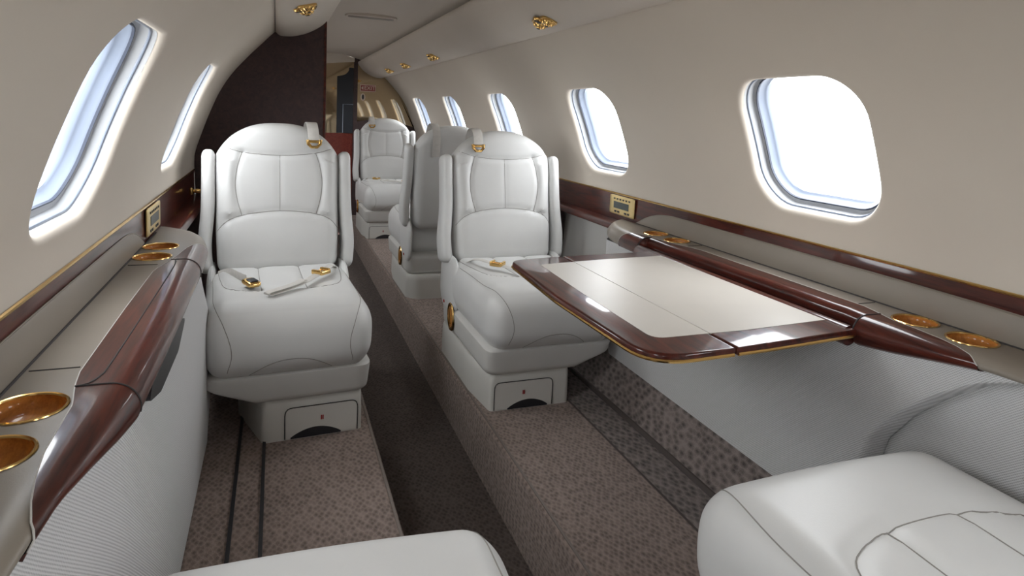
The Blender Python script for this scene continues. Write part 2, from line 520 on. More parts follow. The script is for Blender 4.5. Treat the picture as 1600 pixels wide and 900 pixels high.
# ceiling
def ceil_prof():
    return [(x, 1.455 + .050 * (1 - (abs(x) / .29) ** 2.2)) for x in np.linspace(-.29, .29, 25)]
mb = MB(); mb.add(*extr(ceil_prof(), Y_AFT, Y_FWD + .04, 1, False, False))
tag(mb.build('ceiling', [M['ceiling']]), kind='structure')
# dark recess above the overhead panels, closing the shell
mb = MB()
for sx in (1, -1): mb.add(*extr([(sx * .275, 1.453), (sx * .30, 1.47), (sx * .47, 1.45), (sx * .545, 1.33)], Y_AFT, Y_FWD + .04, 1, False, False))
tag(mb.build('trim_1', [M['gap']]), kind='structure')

# aft wall (behind the camera)
def cross_poly(top=True):
    pts = [(.78, -.30), (.80, .3), (.83, .70)] + [tuple(p) for p in PROF[::5]] + [(.30, 1.47), (0, 1.51)]
    return pts + [(-x, z) for x, z in pts[-2::-1]]
cp = cross_poly()
mb = MB(); mb.add([(x, Y_AFT, z) for x, z in cp], [tuple(range(len(cp)))])
tag(mb.build('wall_aft', [M['wall']], smooth=False), kind='structure')
mb = MB(); mb.add([(x, Y_FWD + .02, z) for x, z in cp], [tuple(range(len(cp)))])
tag(mb.build('wall_forward', [M['wood_dark']], smooth=False), kind='structure')

# floor: raised seat decks either side of a dropped aisle
AX = .178
mb = MB()
flo = [(-.76, 0), (-AX - .008, 0), (-AX, -.008), (-AX + .012, -.19), (AX - .012, -.19), (AX, -.008), (AX + .008, 0), (.636, 0)]
mb.add(*extr(flo[:3], Y_AFT, Y_FWD, 1, False, False)); mb.add(*extr(flo[4:], Y_AFT, Y_FWD, 1, False, False))
mb.m = 2; mb.add(*extr(flo[2:4], Y_AFT, Y_FWD, 1, False, False)); mb.add(*extr(flo[3:5], Y_AFT, Y_FWD, 1, False, False))  # painted-shade carpet on aisle floor and left riser; right riser keeps the lighter one
mb.m = 1
mb.add(*extr([(.512, .0015), (.636, .0015)], Y_AFT, Y_FWD, 1, False, False))
mb.add(*extr([(.640, .012), (.650, .020), (.700, .150), (.76, .155)], Y_AFT, Y_FWD, 1, False, False))
tag(mb.build('floor', [M['carpet'], M['carpet_side'], M['carpet_aisle_shade']]), kind='structure')
def strip_trim(num, prof, y0, y1, mat):
    mb = MB(); mb.add(*extr(prof, y0, y1)); o = mb.build('trim_%d' % num, [mat]); return tag(o, kind='structure')
M['groove'] = simple('brown_groove', (.085, .068, .062), .8)
strip_trim(2, [(-.570, -.002), (-.570, .004), (-.561, .004), (-.561, -.002)], Y_AFT, Y_FWD, M['black'])
strip_trim(3, [(-.502, -.002), (-.502, .005), (-.493, .005), (-.493, -.002)], Y_AFT, Y_FWD, M['black'])
strip_trim(4, [(.632, -.002), (.632, .006), (.638, .015), (.644, .015), (.644, -.002)], Y_AFT, Y_FWD, M['groove'])
strip_trim(5, [(.509, -.002), (.509, .003), (.514, .003), (.514, -.002)], Y_AFT, Y_FWD, M['groove'])
M['binding'] = simple('carpet_binding', (.22, .185, .165), .9)
for i, s in enumerate((-1, 1)):
    strip_trim(6 + i, [(s * .184, -.003), (s * .183, .003), (s * .189, .003), (s * .190, -.001)], Y_AFT, Y_FWD, M['binding'])

# side fascia: wood band, gold edge
FX = .797
def fascia(num, sx, y1):
    mb = MB(); mb.add(*extr([(sx * (FX + .016), .592), (sx * FX, .592), (sx * (FX - .002), .60), (sx * (FX + .001), .710), (sx * (FX + .003), .716), (sx * (FX + .02), .717)], Y_AFT, y1))
    o = tag(mb.build('trim_%d' % num, [M['wood']]), kind='structure')
    g = MB(); g.add(*tube([(sx * (FX + .0005), Y_AFT, .7155), (sx * (FX + .0005), y1, .7155)], .0036, 8)); g.build('gold_edge', [M['gold']], o)
fascia(8, 1, Y_FWD - .02); fascia(9, -1, Y_DIV - .02)
def sill(num, sx, y1):
    p = round_poly([(.80, .612), (.742, .612), (.735, .584), (.80, .578)], [0, .012, .012, 0], 4)
    mb = MB(); mb.add(*extr([(sx * x, z) for x, z in p], 2.06, y1))
    tag(mb.build('trim_%d' % num, [M['wood']]), kind='structure')
sill(10, 1, Y_FWD - .02); sill(11, -1, Y_DIV - .02)
for num, sx in ((12, 1), (13, -1)):
    mb = MB(); mb.add(*rbox((sx * .765 - .04, 2.72, 0), (sx * .765 + .04, 2.80, .58), .012, (4, 4, 4)))
    tag(mb.build('trim_%d' % num, [M['wood_dark']]), kind='structure')

# overhead service panels
PS = smooth_path([(.246, 1.452), (.236, 1.440), (.246, 1.412), (.285, 1.366), (.345, 1.328), (.405, 1.309), (.450, 1.306), (.468, 1.312), (.480, 1.324)], 6)
def psu_z(x): return float(np.interp(x, [p[0] for p in PS[8:]], [p[1] for p in PS[8:]]))
for num, sx in ((14, 1), (15, -1)):
    mb = MB(); mb.add(*extr([(sx * x, z) for x, z in PS], Y_AFT, Y_FWD - .001, 1, False, False))
    o = tag(mb.build('trim_%d' % num, [M['ceiling']]), kind='structure')
    g = MB(); g.add(*tube([(sx * .4795, Y_AFT, 1.3215), (sx * .4795, Y_FWD - .01, 1.3215)], .0022, 6)); g.build('joint_line', [M['tan']], o)

# ------------------------------------------------------------------ partition on the left
pts = [(-.27, -.17), (-.27, 1.43)]
pts += [(-x, z) for x, z in PS if z < 1.42 and x > .27]
pts += [(-p[0], p[1]) for p in PROF[::-1][8:]][::4] + [(-.80, .70), (-.745, 0), (-.30, 0), (-.30, -.17)]
_up = sorted([(-x, z) for x, z in PS if x > .27 and z < 1.43] + [(-p[0], p[1]) for p in PROF if p[0] > .48], key=lambda q: -q[0])
_ux = [-q[0] for q in _up]; _uz = [q[1] for q in _up]
mb = MB(); rr = []
for x in [.27] + list(np.linspace(.272, .7975, 90)):
    zt_ = float(np.interp(x, _ux, _uz)) if x > _ux[0] else 1.43
    zb_ = -.17 if x < .172 else (0.0 if x < .745 else float(np.interp(x, [.745, .80], [0, .70])))
    rr.append([(-x, Y_DIV, zb_), (-x, Y_DIV, zt_), (-x, Y_DIV + .03, zt_), (-x, Y_DIV + .03, zb_)])
mb.add(*loft(rr))
e = empty('partition_panel', (-.5, Y_DIV, 0), label='dark mahogany partition filling the left side behind the left seat', cat='partition')
o = mb.build('panel', [M['wood_dark']], e, smooth=False); o.location = (.5, -Y_DIV, 0)
mb = MB(); mb.add(*rbox((-.276, Y_DIV - .004, 0), (-.262, Y_DIV + .034, 1.42), .004, (2, 2, 2)))
o = mb.build('edge_strip', [M['wood']], e); o.location = (.5, -Y_DIV, 0)

# ------------------------------------------------------------------ forward bulkhead: mirrors over wainscot
e = empty('mirrored_bulkhead', (0, Y_FWD - .02, 0), label='bronze mirrored bulkhead closing the far end of the cabin', cat='mirror')
def flat(poly, y0, y1, name, mat, parent):
    P = [(x, y0, z) for x, z in poly]; Q = [(x, y1, z) for x, z in poly]
    mb = MB(); mb.add(*loft([P, Q])); o = mb.build(name, [mat], parent, smooth=False)
    o.location = tuple(-c for c in parent.location); return o
yb = Y_FWD - .02
rp = [(.235, .885), (.42, .915), (.60, .90), (.785, .84)] + [(p[0] - .004, p[1]) for p in PROF[14:-14:6]] + [(.478, 1.318), (.44, 1.306), (.40, 1.31), (.345, 1.328), (.285, 1.366), (.246, 1.412), (.235, 1.43)]
flat(rp, yb, yb + .012, 'mirror_glass', M['mirror'], e)
lp = [(.20, .77), (.20, 1.462), (0, 1.49), (-.20, 1.47), (-.245, 1.43), (-.345, 1.328), (-.45, 1.306), (-.53, 1.26), (-.64, 1.14), (-.73, .97), (-.78, .77)]
flat(lp, yb + .004, yb + .014, 'mirror_door', M['mirror'], e)
mb = MB(); mb.add(*rbox((.198, yb - .012, 0), (.236, yb + .012, 1.46), .004, (2, 2, 2))); o = mb.build('door_post', [M['wood_dark']], e); o.location = (0, -yb, 0)
flat([(-.76, 0), (.20, 0), (.20, .775), (-.79, .775)], yb - .004, yb + .012, 'wainscot', M['wood_red'], e)
flat([(.23, 0), (.755, 0), (.79, .60), (.795, .845), (.60, .905), (.42, .92), (.23, .89)], yb - .006, yb + .011, 'curved_wainscot', M['wood_dark'], e)

flat([(-.25, 1.40), (-.067, 1.408), (.10, 1.43), (.20, 1.44), (.20, 1.475), (0, 1.52), (-.25, 1.49)], yb - .03, yb + .004, 'header_arch', M['wall'], e)
dd = smooth_path([(.155, 1.385), (.150, 1.352), (.115, 1.318), (.05, 1.300)], 5)
flat([(.05, .777), (.196, .777), (.196, 1.385)] + dd, yb - .010, yb + .003, 'dark_door_panel', M['navy'], e)
mb = MB(); mb.add(*tube([(.105, yb - .0115, .78), (.105, yb - .0115, 1.045), (.196, yb - .0115, 1.045)], .0035, 6)); o = mb.build('door_inset_line', [M['winframe']], e); o.location = (0, -yb, 0)
# exit sign on the mirror
e = empty('exit_sign', (.33, yb - .004, 1.205), label='small red and pale EXIT sign on the far bronze mirror', cat='sign')
mb = MB(); mb.add(*box((-.072, 0, -.032), (.072, .004, .032))); mb.build('sign_plate', [M['signpale']], e, smooth=False)
mb = MB(); mb.add(*box((-.067, -.0015, -.027), (.067, .001, .027))); mb.build('sign_field', [M['signred']], e, smooth=False)
def text_mesh(txt, size, name, mat, parent, loc, rot, ext=.0006, align='CENTER'):
    cu = bpy.data.curves.new(name, 'FONT'); cu.body = txt; cu.size = size; cu.extrude = ext
    cu.align_x = align; cu.align_y = 'CENTER'
    t = bpy.data.objects.new('t', cu); C.objects.link(t)
    dg = bpy.context.evaluated_depsgraph_get(); dg.update()
    me = bpy.data.meshes.new_from_object(t.evaluated_get(dg)); bpy.data.objects.remove(t)
    me.materials.clear(); me.materials.append(mat)
    o = bpy.data.objects.new(name, me); C.objects.link(o); o.parent = parent; o.location = loc; o.rotation_euler = rot
    return o
text_mesh('EXIT', .050, 'lettering', M['signpale'], e, (.016, -.002, 0), (math.pi / 2, 0, 0))
mb = MB(); mb.add([(-.062, -.002, 0), (-.044, -.002, .018), (-.044, -.002, -.018), (-.062, -.003, 0), (-.044, -.003, .018), (-.044, -.003, -.018)], [(0, 1, 2), (3, 5, 4), (0, 3, 4, 1), (1, 4, 5, 2), (2, 5, 3, 0)]); mb.build('arrow', [M['signpale']], e, smooth=False)
e = empty('mirror_latch', (.285, yb - .003, 1.12), label='small pale oval latch on the mirror below the exit sign', cat='latch')
mb = MB(); ring = [(.016 * math.cos(a), .03 * math.sin(a)) for a in np.linspace(0, 2 * math.pi, 24, endpoint=False)]
mb.add(*tube([(x, 0, z) for x, z in ring] + [(ring[0][0], 0, ring[0][1])], .006, 6)); mb.build('latch_ring', [M['signpale']], e)
mb = MB(); mb.add(*loft([[(x * .8, -.001, z * .8) for x, z in ring], [(x * .8, .003, z * .8) for x, z in ring]])); mb.build('latch_face', [M['black']], e)

# ------------------------------------------------------------------ ceiling hatch
e = empty('ceiling_outlet', (-.005, 3.55, 1.500), label='long faint oval air outlet moulded into the ceiling', cat='vent')
pl = round_poly([(-.135, -.045), (.135, -.045), (.135, .045), (-.135, .045)], .04, 6)
mb = MB(); mb.add(*prism(pl, -.012, .004, .004)); mb.build('outlet_rim', [M['ceiling']], e)
pl = round_poly([(-.12, -.030), (.12, -.030), (.12, .030), (-.12, .030)], .028, 6)
mb = MB(); mb.add(*prism(pl, -.014, -.010, .001)); mb.build('outlet_grille', [M['tan']], e)

# ------------------------------------------------------------------ overhead gold fittings
def make_fitting():
    root = empty('overhead_fitting')
    pl = round_poly([(-.030, -.062), (.030, -.062), (.030, .062), (-.030, .062)], .028, 6)
    mb = MB(); mb.add(*prism(pl, -.004, .004, .0015)); mb.build('plate', [M['gold']], root)
    for cy in (-.036, .036):
        pr_ = [(0, -.020), (.007, -.020), (.009, -.017), (.016, -.016), (.021, -.010), (.023, -.003), (.023, 0)]
        V, Fc = lathe(pr_, 36)
        V = [(x * (1 + .06 * math.cos(12 * math.atan2(y, x))), y * (1 + .06 * math.cos(12 * math.atan2(y, x))), z) for x, y, z in V]
        V = [(x, y + cy, z) for x, y, z in V]
        nb = MB(); nb.add(V, Fc); a = nb.build('air_nozzle', [M['gold']], root)
        h = MB(); V, Fc = lathe([(0, -.0215), (.006, -.0212), (.007, -.018)], 16); h.add([(x, y + cy, z) for x, y, z in V], Fc); h.build('nozzle_hole', [M['black']], a)
    V, Fc = lathe([(0, -.009), (.015, -.010), (.019, -.006), (.020, 0)], 24)
    nb = MB(); nb.add([(x - .022, y * .9, z) for x, y, z in V], Fc); a = nb.build('reading_light', [M['gold']], root)
    V, Fc = lathe([(0, -.0115), (.012, -.0108), (.0135, -.0095)], 24)
    nb = MB(); nb.add([(x - .022, y * .9, z) for x, y, z in V], Fc); nb.build('lens', [M['black']], a)
    return root
fit0 = make_fitting(); first = True
FL = [(1, 2.02, 'gold twin air nozzles and reading light on right overhead panel, nearest the camera'),
      (1, 3.66, 'gold overhead air nozzles on right panel, second from the camera'),
      (1, 4.50, 'gold overhead air nozzles on right panel, third from the camera'),
      (1, 5.18, 'gold overhead air nozzles on right panel, farthest and smallest'),
      (-1, 2.17, 'gold overhead air nozzles cut by the top edge above the partition')]
for sx, y, lab in FL:
    o = fit0 if first else copy_tree(fit0); first = False
    xx = .362 if sx > 0 else .385; s = 1 if sx > 0 else -1
    z = psu_z(xx); z2 = psu_z(xx + .01); ang = math.atan2(z - z2, .01)
    o.location = (s * xx, y, z - .002); o.rotation_euler = (0, s * ang, 0)
    o['label'] = lab; o['category'] = 'air vent'; o['group'] = 'gold overhead fittings'

# ------------------------------------------------------------------ side consoles (ledge, wood rail, fabric panel)
CUP_Y = (.790, .905, 1.745, 1.868); CUP_X = .751; CUP_R = .0415
T_XE = [(-9, .675), (.0, .675), (.60, .672), (.70, .668), (.80, .657), (.88, .648), (.95, .641), (1.3, .640), (1.80, .642), (1.90, .645), (1.97, .650), (2.04, .662), (2.09, .683), (2.13, .712), (2.16, .742), (2.19, .78)]
T_ZB = [(-9, .600), (.62, .600), (.72, .598), (.80, .586), (.88, .573), (.95, .565), (9, .565)]
def tv(T, y): return float(np.interp(y, [p[0] for p in T], [p[1] for p in T]))
def fab_yend(sx, z):
    return 2.12 - .24 * float(sst(.30, .60, z)) - .05 * float(sst(.15, 0, z)) if sx < 0 else 2.10
def section(y, double):
    xe = tv(T_XE, y); zb = tv(T_ZB, y); zt = .622
    p = [(.797, zt)]
    if not double:
        rx = .034; h = (zt - zb); zm = zb + h * .42
        p += [(.797 + (xe + rx - .797) * t, zt) for t in (.25, .5, .75, .9)]
        p += [(xe + rx - rx * math.sin(t), zm + (zt - zm) * math.cos(t)) for t in np.linspace(0, math.pi / 2, 11)]
        p += [(xe + .018 * (1 - math.cos(t)), zm - (zm - zb) * math.sin(t)) for t in np.linspace(.2, math.pi / 2, 8)]
        p += [(xe + .03, zb), (.797, zb)]
    else:
        p += [(.797 + (.690 - .797) * t, zt) for t in (.25, .5, .75, .9)]
        p += [(.690 - .017 * math.sin(t), .605 + .017 * math.cos(t)) for t in np.linspace(0, math.pi / 2, 11)]
        p += [(.690 - .017 * math.cos(t), .605 - .022 * math.sin(t)) for t in np.linspace(.2, math.pi / 2, 8)]
        p += [(.70, .580), (.797, .575)]
    return np.array(p)
def wood_band(sec, t0, off):
    core = sec[:-2]; seg = np.r_[0, np.cumsum(np.linalg.norm(np.diff(core, axis=0), axis=1))]
    t0 = min(t0, seg[-1] - .004); ts = t0 + (seg[-1] - t0) * np.linspace(0, 1, 30)
    def at(t): return np.array([np.interp(t, seg, core[:, 0]), np.interp(t, seg, core[:, 1])])
    outp = []
    for t in ts:
        tg = at(min(t + .002, seg[-1])) - at(max(t - .002, 0)); tg /= np.linalg.norm(tg) + 1e-9
        outp.append(at(t) + np.array([tg[1], -tg[0]]) * off)
    inn = [at(ts[-1]) - 0 * outp[-1] + np.array([.012, .004]), at(ts[0]) + np.array([.0 if t0 < .1 else .002, -.010])]
    return [tuple(q) for q in outp + inn]
def console(sx, label):
    O = (sx * .70, 1.3, .30)
    root = empty('side_console', O, label=label, cat='console')
    def put(mb, name, mat, par=root):
        o = mb.build(name, mat if isinstance(mat, list) else [mat], par)
        if par is root: o.location = tuple(-c for c in O)
        return o
    dbl = lambda y: sx > 0 and .955 < y < 1.80
    yss = np.unique(np.concatenate([[Y_AFT + .05, -.5, .3], np.linspace(.5, .953, 22), [.957], np.linspace(1.0, 1.795, 12), [1.805], np.linspace(1.83, 2.19, 30)]))
    mb = MB(); mb.add(*loft([[(sx * x, y, z) for x, z in section(y, dbl(y))] for y in yss])); top = put(mb, 'ledge_top', M['tan'])
    tools = []
    for cy in CUP_Y:
        V, Fc = lathe([(0, -.034), (CUP_R, -.034), (CUP_R, .03), (0, .03)], 40)
        t = mk('cut', [(x + sx * CUP_X, y + cy, z + .622) for x, y, z in V], Fc, M['gap'], smooth=False)
        bm = bmesh.new(); bm.from_mesh(t.data); bmesh.ops.remove_doubles(bm, verts=bm.verts, dist=1e-5); bmesh.ops.recalc_face_normals(bm, faces=bm.faces); bm.to_mesh(t.data); bm.free()
        tools.append(t)
    bpy.context.view_layer.update()
    boolean_cut(top, tools)
    # wood rail wrapped over the edge of the ledge
    xm = .724 if sx < 0 else .732
    A = [(.680, .136), (.688, .131), (.700, .123), (.73, .114), (.77, .106), (.82, .099), (.905, .095), (.955, .083), (1.0, .797 - xm + .003), (1.3, .797 - xm), (1.60, .797 - xm), (1.68, .090), (1.75, .101), (1.83, .110), (1.89, .125), (1.925, .150), (1.945, .180)]
    dn = -.042 if sx < 0 else .040
    A = [(y + dn * float(sst(.95, .80, y)), a) for y, a in A]
    ys = np.unique(np.concatenate([np.linspace(A[0][0], .95, 44), [.953, .957], np.linspace(.97, 1.70, 20), np.linspace(1.72, 1.79, 6), [1.795, 1.805], np.linspace(1.82, 1.945, 22)]))
    rings = []
    for y in ys:
        rings.append([(sx * x, y, z) for x, z in wood_band(section(y, dbl(y)), tv(A, y), .0022)])
    mb = MB(); mb.add(*loft(rings)); rail = put(mb, 'wood_rail', M['wood'])
    mb = MB()   # fine pale line where wood meets leather
    mb.add(*tube([(r[0][0] , r[0][1], r[0][2] - .0006) for r in rings], .0011, 5)); mb.build('edge_line', [M['leather_dark']], rail)
    for y in ((.955, 1.80) if sx > 0 else (.955, 1.70)):
        r = wood_band(section(y, False), tv(A, y), .0024)[:24]
        s = MB(); s.add(*tube([(sx * x, y, z) for x, z in r], .0016, 6)); s.build('rail_joint', [M['gap']], rail)
    s = MB()
    for y in (1.03, 1.66): s.add(*tube([(sx * (xm + .002), y, .6222), (sx * .786, y, .6222)], .0013, 6))
    s.add(*tube([(sx * .7925, 0, .6225), (sx * .7925, 2.07, .6225)], .0022, 6))
    put(s, 'top_joint', M['gap'])
    if sx < 0:   # stowed table lid
        s = MB()
        ln = smooth_path([(.712, .955), (.700, .962), (.692, .985), (.689, 1.03), (.688, 1.3), (.688, 1.62), (.694, 1.70)], 6)
        s.add(*tube([(-x, y, .6246) for x, y in ln], .0013, 6))
        s.build('lid_joint', [M['gap']], rail)
    for cy in CUP_Y:
        cup = empty('cup_holder'); cup.parent = root; cup.location = (sx * CUP_X - O[0], cy - O[1], .622 - O[2])
        V, Fc = lathe([(0, -.020), (.030, -.0195), (.036, -.015), (.040, -.007), (.040, .0)], 40)
        m1 = MB(); m1.add(V, Fc); m1.build('cup_lining', [M['amber']], cup)
        V, Fc = lathe([(.0392, .0000), (.040, .0018), (.042, .0026), (.0436, .0018), (.044, .0005)], 40)
        m1 = MB(); m1.add(V, Fc); m1.build('gold_ring', [M['gold']], cup)
    # tan arched back panel on the fascia
    ye_ = 2.075 if sx > 0 else 1.915
    zt = lambda y: .684 - .012 * sst(1.0, .3, y) if y < ye_ - .28 else .684 - .064 * (max(0, (y - ye_ + .28)) / .28) ** 2.6
    ys = np.concatenate([np.linspace(-1.9, ye_ - .28, 20), np.linspace(ye_ - .27, ye_, 16)])
    rings = [[(sx * (FX + .004), y, .6215), (sx * (FX - .0035), y, .6215), (sx * (FX - .004), y, max(zt(y) - .003, .6218)), (sx * (FX - .002), y, max(zt(y), .622)), (sx * (FX + .004), y, max(zt(y), .622))] for y in ys]
    mb = MB(); mb.add(*loft(rings)); put(mb, 'back_panel', M['tan'])
    mb = MB(); mb.add(*tube([(sx * (FX - .001), y, max(zt(y) + .0012, .623)) for y in ys], .0014, 6)); put(mb, 'panel_piping', M['tan'])
    # woven fabric panel
    RB = [(.10, .935), (.30, .932), (.37, .908), (.435, .858), (.49, .795), (.530, .725), (.552, .665), (.575, .58), (.60, .45)]
    n1 = 60; zs = np.linspace(.004 if sx < 0 else .135, 1, 46) if False else np.linspace(0, 1, 60)
    V = []; Fc = []; m = None
    for q in zs:
        row = []
        z0 = .004 if sx < 0 else .135
        z_mid = z0 + (.562 - z0) * q
        yend = fab_yend(sx, z_mid)
        yb = float(np.interp(z_mid, [r[0] for r in RB], [r[1] for r in RB])) if sx > 0 else Y_AFT + .05
        if sx > 0: cols = [yb + .0 for _ in range(0)] + list(yb + .02 * (1 - np.cos(np.linspace(0, math.pi / 2, 8)))) + list(np.linspace(yb + .04, yend - .06, 70))
        else: cols = list(np.linspace(Y_AFT + .05, .3, 8)) + list(np.linspace(.35, yend - .06, 70))
        cols += [yend - .06 + .06 * math.sin(a) for a in np.linspace(.15, math.pi / 2, 10)]
        for i, y in enumerate(cols):
            zb = tv(T_ZB, y) + .004
            z = z0 + (zb - z0) * q
            if sx < 0: x = .655 - .006 * math.sin(math.pi * (z / .56)) + .034 * float(sst(.95, .66, y)) * float(sst(.25, .58, z))
            else: x = .695 - .034 * float(sst(.14, .50, z)) + .024 * float(sst(.95, .7, y))
            d = y - (yend - .06)
            if d > 0: x += .095 * (1 - math.sqrt(max(0, 1 - (d / .0601) ** 2)))
            if sx > 0 and i < 8: x += .045 * (1 - math.sin(math.pi / 2 * i / 7)) ** 1.0
            row.append((sx * x, y, z))
        V += row; m = len(row)
    for i in range(len(zs) - 1):
        for j in range(m - 1): Fc.append((i * m + j, i * m + j + 1, (i + 1) * m + j + 1, (i + 1) * m + j))
    o = mk('fabric_panel', V, Fc, M['fabric'], root); o.location = tuple(-c for c in O)
    if sx > 0:   # recessed fabric behind the arched edge
        V = []; Fc = []; ys = np.linspace(Y_AFT + .05, .97, 40); zz = np.linspace(.0, .61, 20)
        for y in ys:
            for z in zz: V.append((.725 - .02 * float(sst(.6, .2, z)) * float(sst(.95, .5, y)), y, z))
        for i in range(39):
            for j in range(19): Fc.append((i * 20 + j, i * 20 + j + 1, (i + 1) * 20 + j + 1, (i + 1) * 20 + j))
        o = mk('recessed_fabric', V, Fc, M['fabric'], root); o.location = tuple(-c for c in O)
    else:
        sl = round_poly([(1.06, .548), (1.16, .522), (1.36, .518), (1.47, .552), (1.40, .566), (1.08, .566)], .03, 5)
        mb = MB(); mb.add(*loft([[(-.660, y, z) for y, z in sl], [(-.6455, y, z) for y, z in sl]])); put(mb, 'pocket_slot', M['black'])
    return root
console(1, 'right side console with grey fabric panel, dark wood rail and gold cup holders')
console(-1, 'left side console with stowed wooden lid, grey fabric panel and gold cup holders')

# gold control plates in the fascia
def control_plate(name_loc, sx, y0, y1, label):
    e = empty('control_plate', (sx * (FX - .002), (y0 + y1) / 2, .672), label=label, cat='control panel', group='gold control plates')
    w = (y1 - y0) / 2; h = .038
    def panel(a, b, c, d, t0, t1): return box((min(-sx * t0, -sx * t1), a, c), (max(-sx * t0, -sx * t1), b, d))
    mb = MB(); mb.add(*rbox((min(0, -sx * .006), -w, -h), (max(0, -sx * .006), w, h), (.0025, .006, .006), (3, 6, 6))); mb.build('plate', [M['goldpanel']], e)
    mb = MB(); mb.add(*panel(-w * .58, w * .62, -.013, .013, .003, .0072)); mb.build('display', [M['display']], e, smooth=False)
    for k in range(6):
        mb = MB(); yy = -w * .62 + k * w * .24 
        mb.add(*panel(yy - .005, yy + .005, .021, .027, .003, .0078)); mb.build('button', [M['black']], e, smooth=False)
    for yy in (-w * .58, -w * .34, w * .22, w * .46):
        mb = MB(); mb.add(*panel(yy - .007, yy + .007, -.029, -.022, .003, .0078)); mb.build('button', [M['black']], e, smooth=False)
control_plate('r', 1, 2.085, 2.275, 'gold control plate with grey display on the right fascia')
control_plate('l', -1, 1.925, 2.13, 'gold control plate with dark display on the left fascia')
e = empty('gold_latch', (-.775, 2.78, .655), label='tiny gold latch on the left fascia beside the left seat', cat='latch')
mb = MB(); mb.add(*rbox((-.012, -.02, -.014), (.004, .02, .014), .005, (4, 4, 4))); mb.add(*lathe([(0, .03), (.008, .028), (.010, .018), (.006, 0)], 16, Matrix.Rotation(math.pi / 2, 4, 'Y'))); mb.build('latch_body', [M['gold']], e)

# ------------------------------------------------------------------ fold-out table
e = empty('folding_table', (.36, 1.3, .60), label='glossy mahogany fold-out table with cream leather inlay and gold edge', cat='table')
TO = round_poly([(.640, .945), (.40, .922), (.132, .908), (.124, 1.30), (.142, 1.662), (.40, 1.690), (.640, 1.705)], [0, .3, .085, .3, .05, .3, 0], 8)
def tput(mb, name, mat, smooth=True):
    o = mb.build(name, mat if isinstance(mat, list) else [mat], e, smooth); o.location = (-.36, -1.3, -.60); return o
SPLIT = .316
def densify(P, step=.01):
    out = []
    for i in range(len(P)):
        a = P[i]; b = P[(i + 1) % len(P)]; L_ = math.hypot(a[0] - b[0], a[1] - b[1]); n_ = max(1, int(L_ / step))
        for k in range(n_): out.append((a[0] + (b[0] - a[0]) * k / n_, a[1] + (b[1] - a[1]) * k / n_))
    return out
TOD = [p for p in densify(TO) if p[0] < .632]
TOD = sorted(TOD, key=lambda p: math.atan2(p[1] - 1.3, p[0] - .64) % (2 * math.pi))
def clip_poly(poly, x0, keep_less):
    outp = []; n = len(poly)
    for i in range(n):
        a = poly[i]; b = poly[(i + 1) % n]
        ia = (a[0] <= x0) == keep_less; ib = (b[0] <= x0) == keep_less
        if ia: outp.append(a)
        if ia != ib:
            t = (x0 - a[0]) / (b[0] - a[0]); outp.append((x0, a[1] + t * (b[1] - a[1])))
    return outp
def dedup(p):
    o = []
    for q in p:
        if not o or math.hypot(q[0] - o[-1][0], q[1] - o[-1][1]) > 1e-4: o.append(q)
    if math.hypot(o[0][0] - o[-1][0], o[0][1] - o[-1][1]) < 1e-4: o.pop()
    return o
IN = round_poly([(.640, 1.012), (.40, .995), (.190, .995), (.195, 1.30), (.208, 1.592), (.40, 1.62), (.640, 1.640)], [0, .2, .03, .2, .012, .2, 0], 6)
for less, nm in ((True, 'outer_leaf'), (False, 'inner_leaf')):
    x0 = SPLIT - .0012 if less else SPLIT + .0012
    P = dedup(clip_poly(TO, x0, less)); mb = MB(); mb.add(*prism(P, .584, .600, .006, 4)); leaf = tput(mb, nm, M['wood'])
    P2 = dedup(clip_poly(IN, x0, less)); mb = MB(); mb.add(*prism(P2, .5985, .6006, 0)); o = mb.build('leather_inlay', [M['cream']], leaf)
    # gold band around the rim
    runs = []; cur = []
    for p in TOD[::1]:
        ok = (p[0] < SPLIT) == less
        if ok: cur.append(p)
        elif cur: runs.append(cur); cur = []
    if cur: runs.append(cur)
    for run in runs:
        g = MB(); g.add(*tube([(p[0], p[1], .5865) for p in run], .0034, 6)); g.build('gold_band', [M['gold']], leaf)
mb = MB(); mb.add(*tube([(.634, .957, .583), (.634, 1.78, .583), (.640, 1.798, .583)], [.021, .021, .012], 20)); tput(mb, 'hinge_tube', M['wood'])
mb = MB(); mb.add(*rbox((.300, .945, .570), (.332, .985, .585), .006, (4, 4, 4))); tput(mb, 'fold_hinge', M['black'])
mb = MB(); mb.add(*rbox((.34, 1.27, .560), (.66, 1.33, .580), .006, (4, 4, 4))); tput(mb, 'support_arm', M['black'])

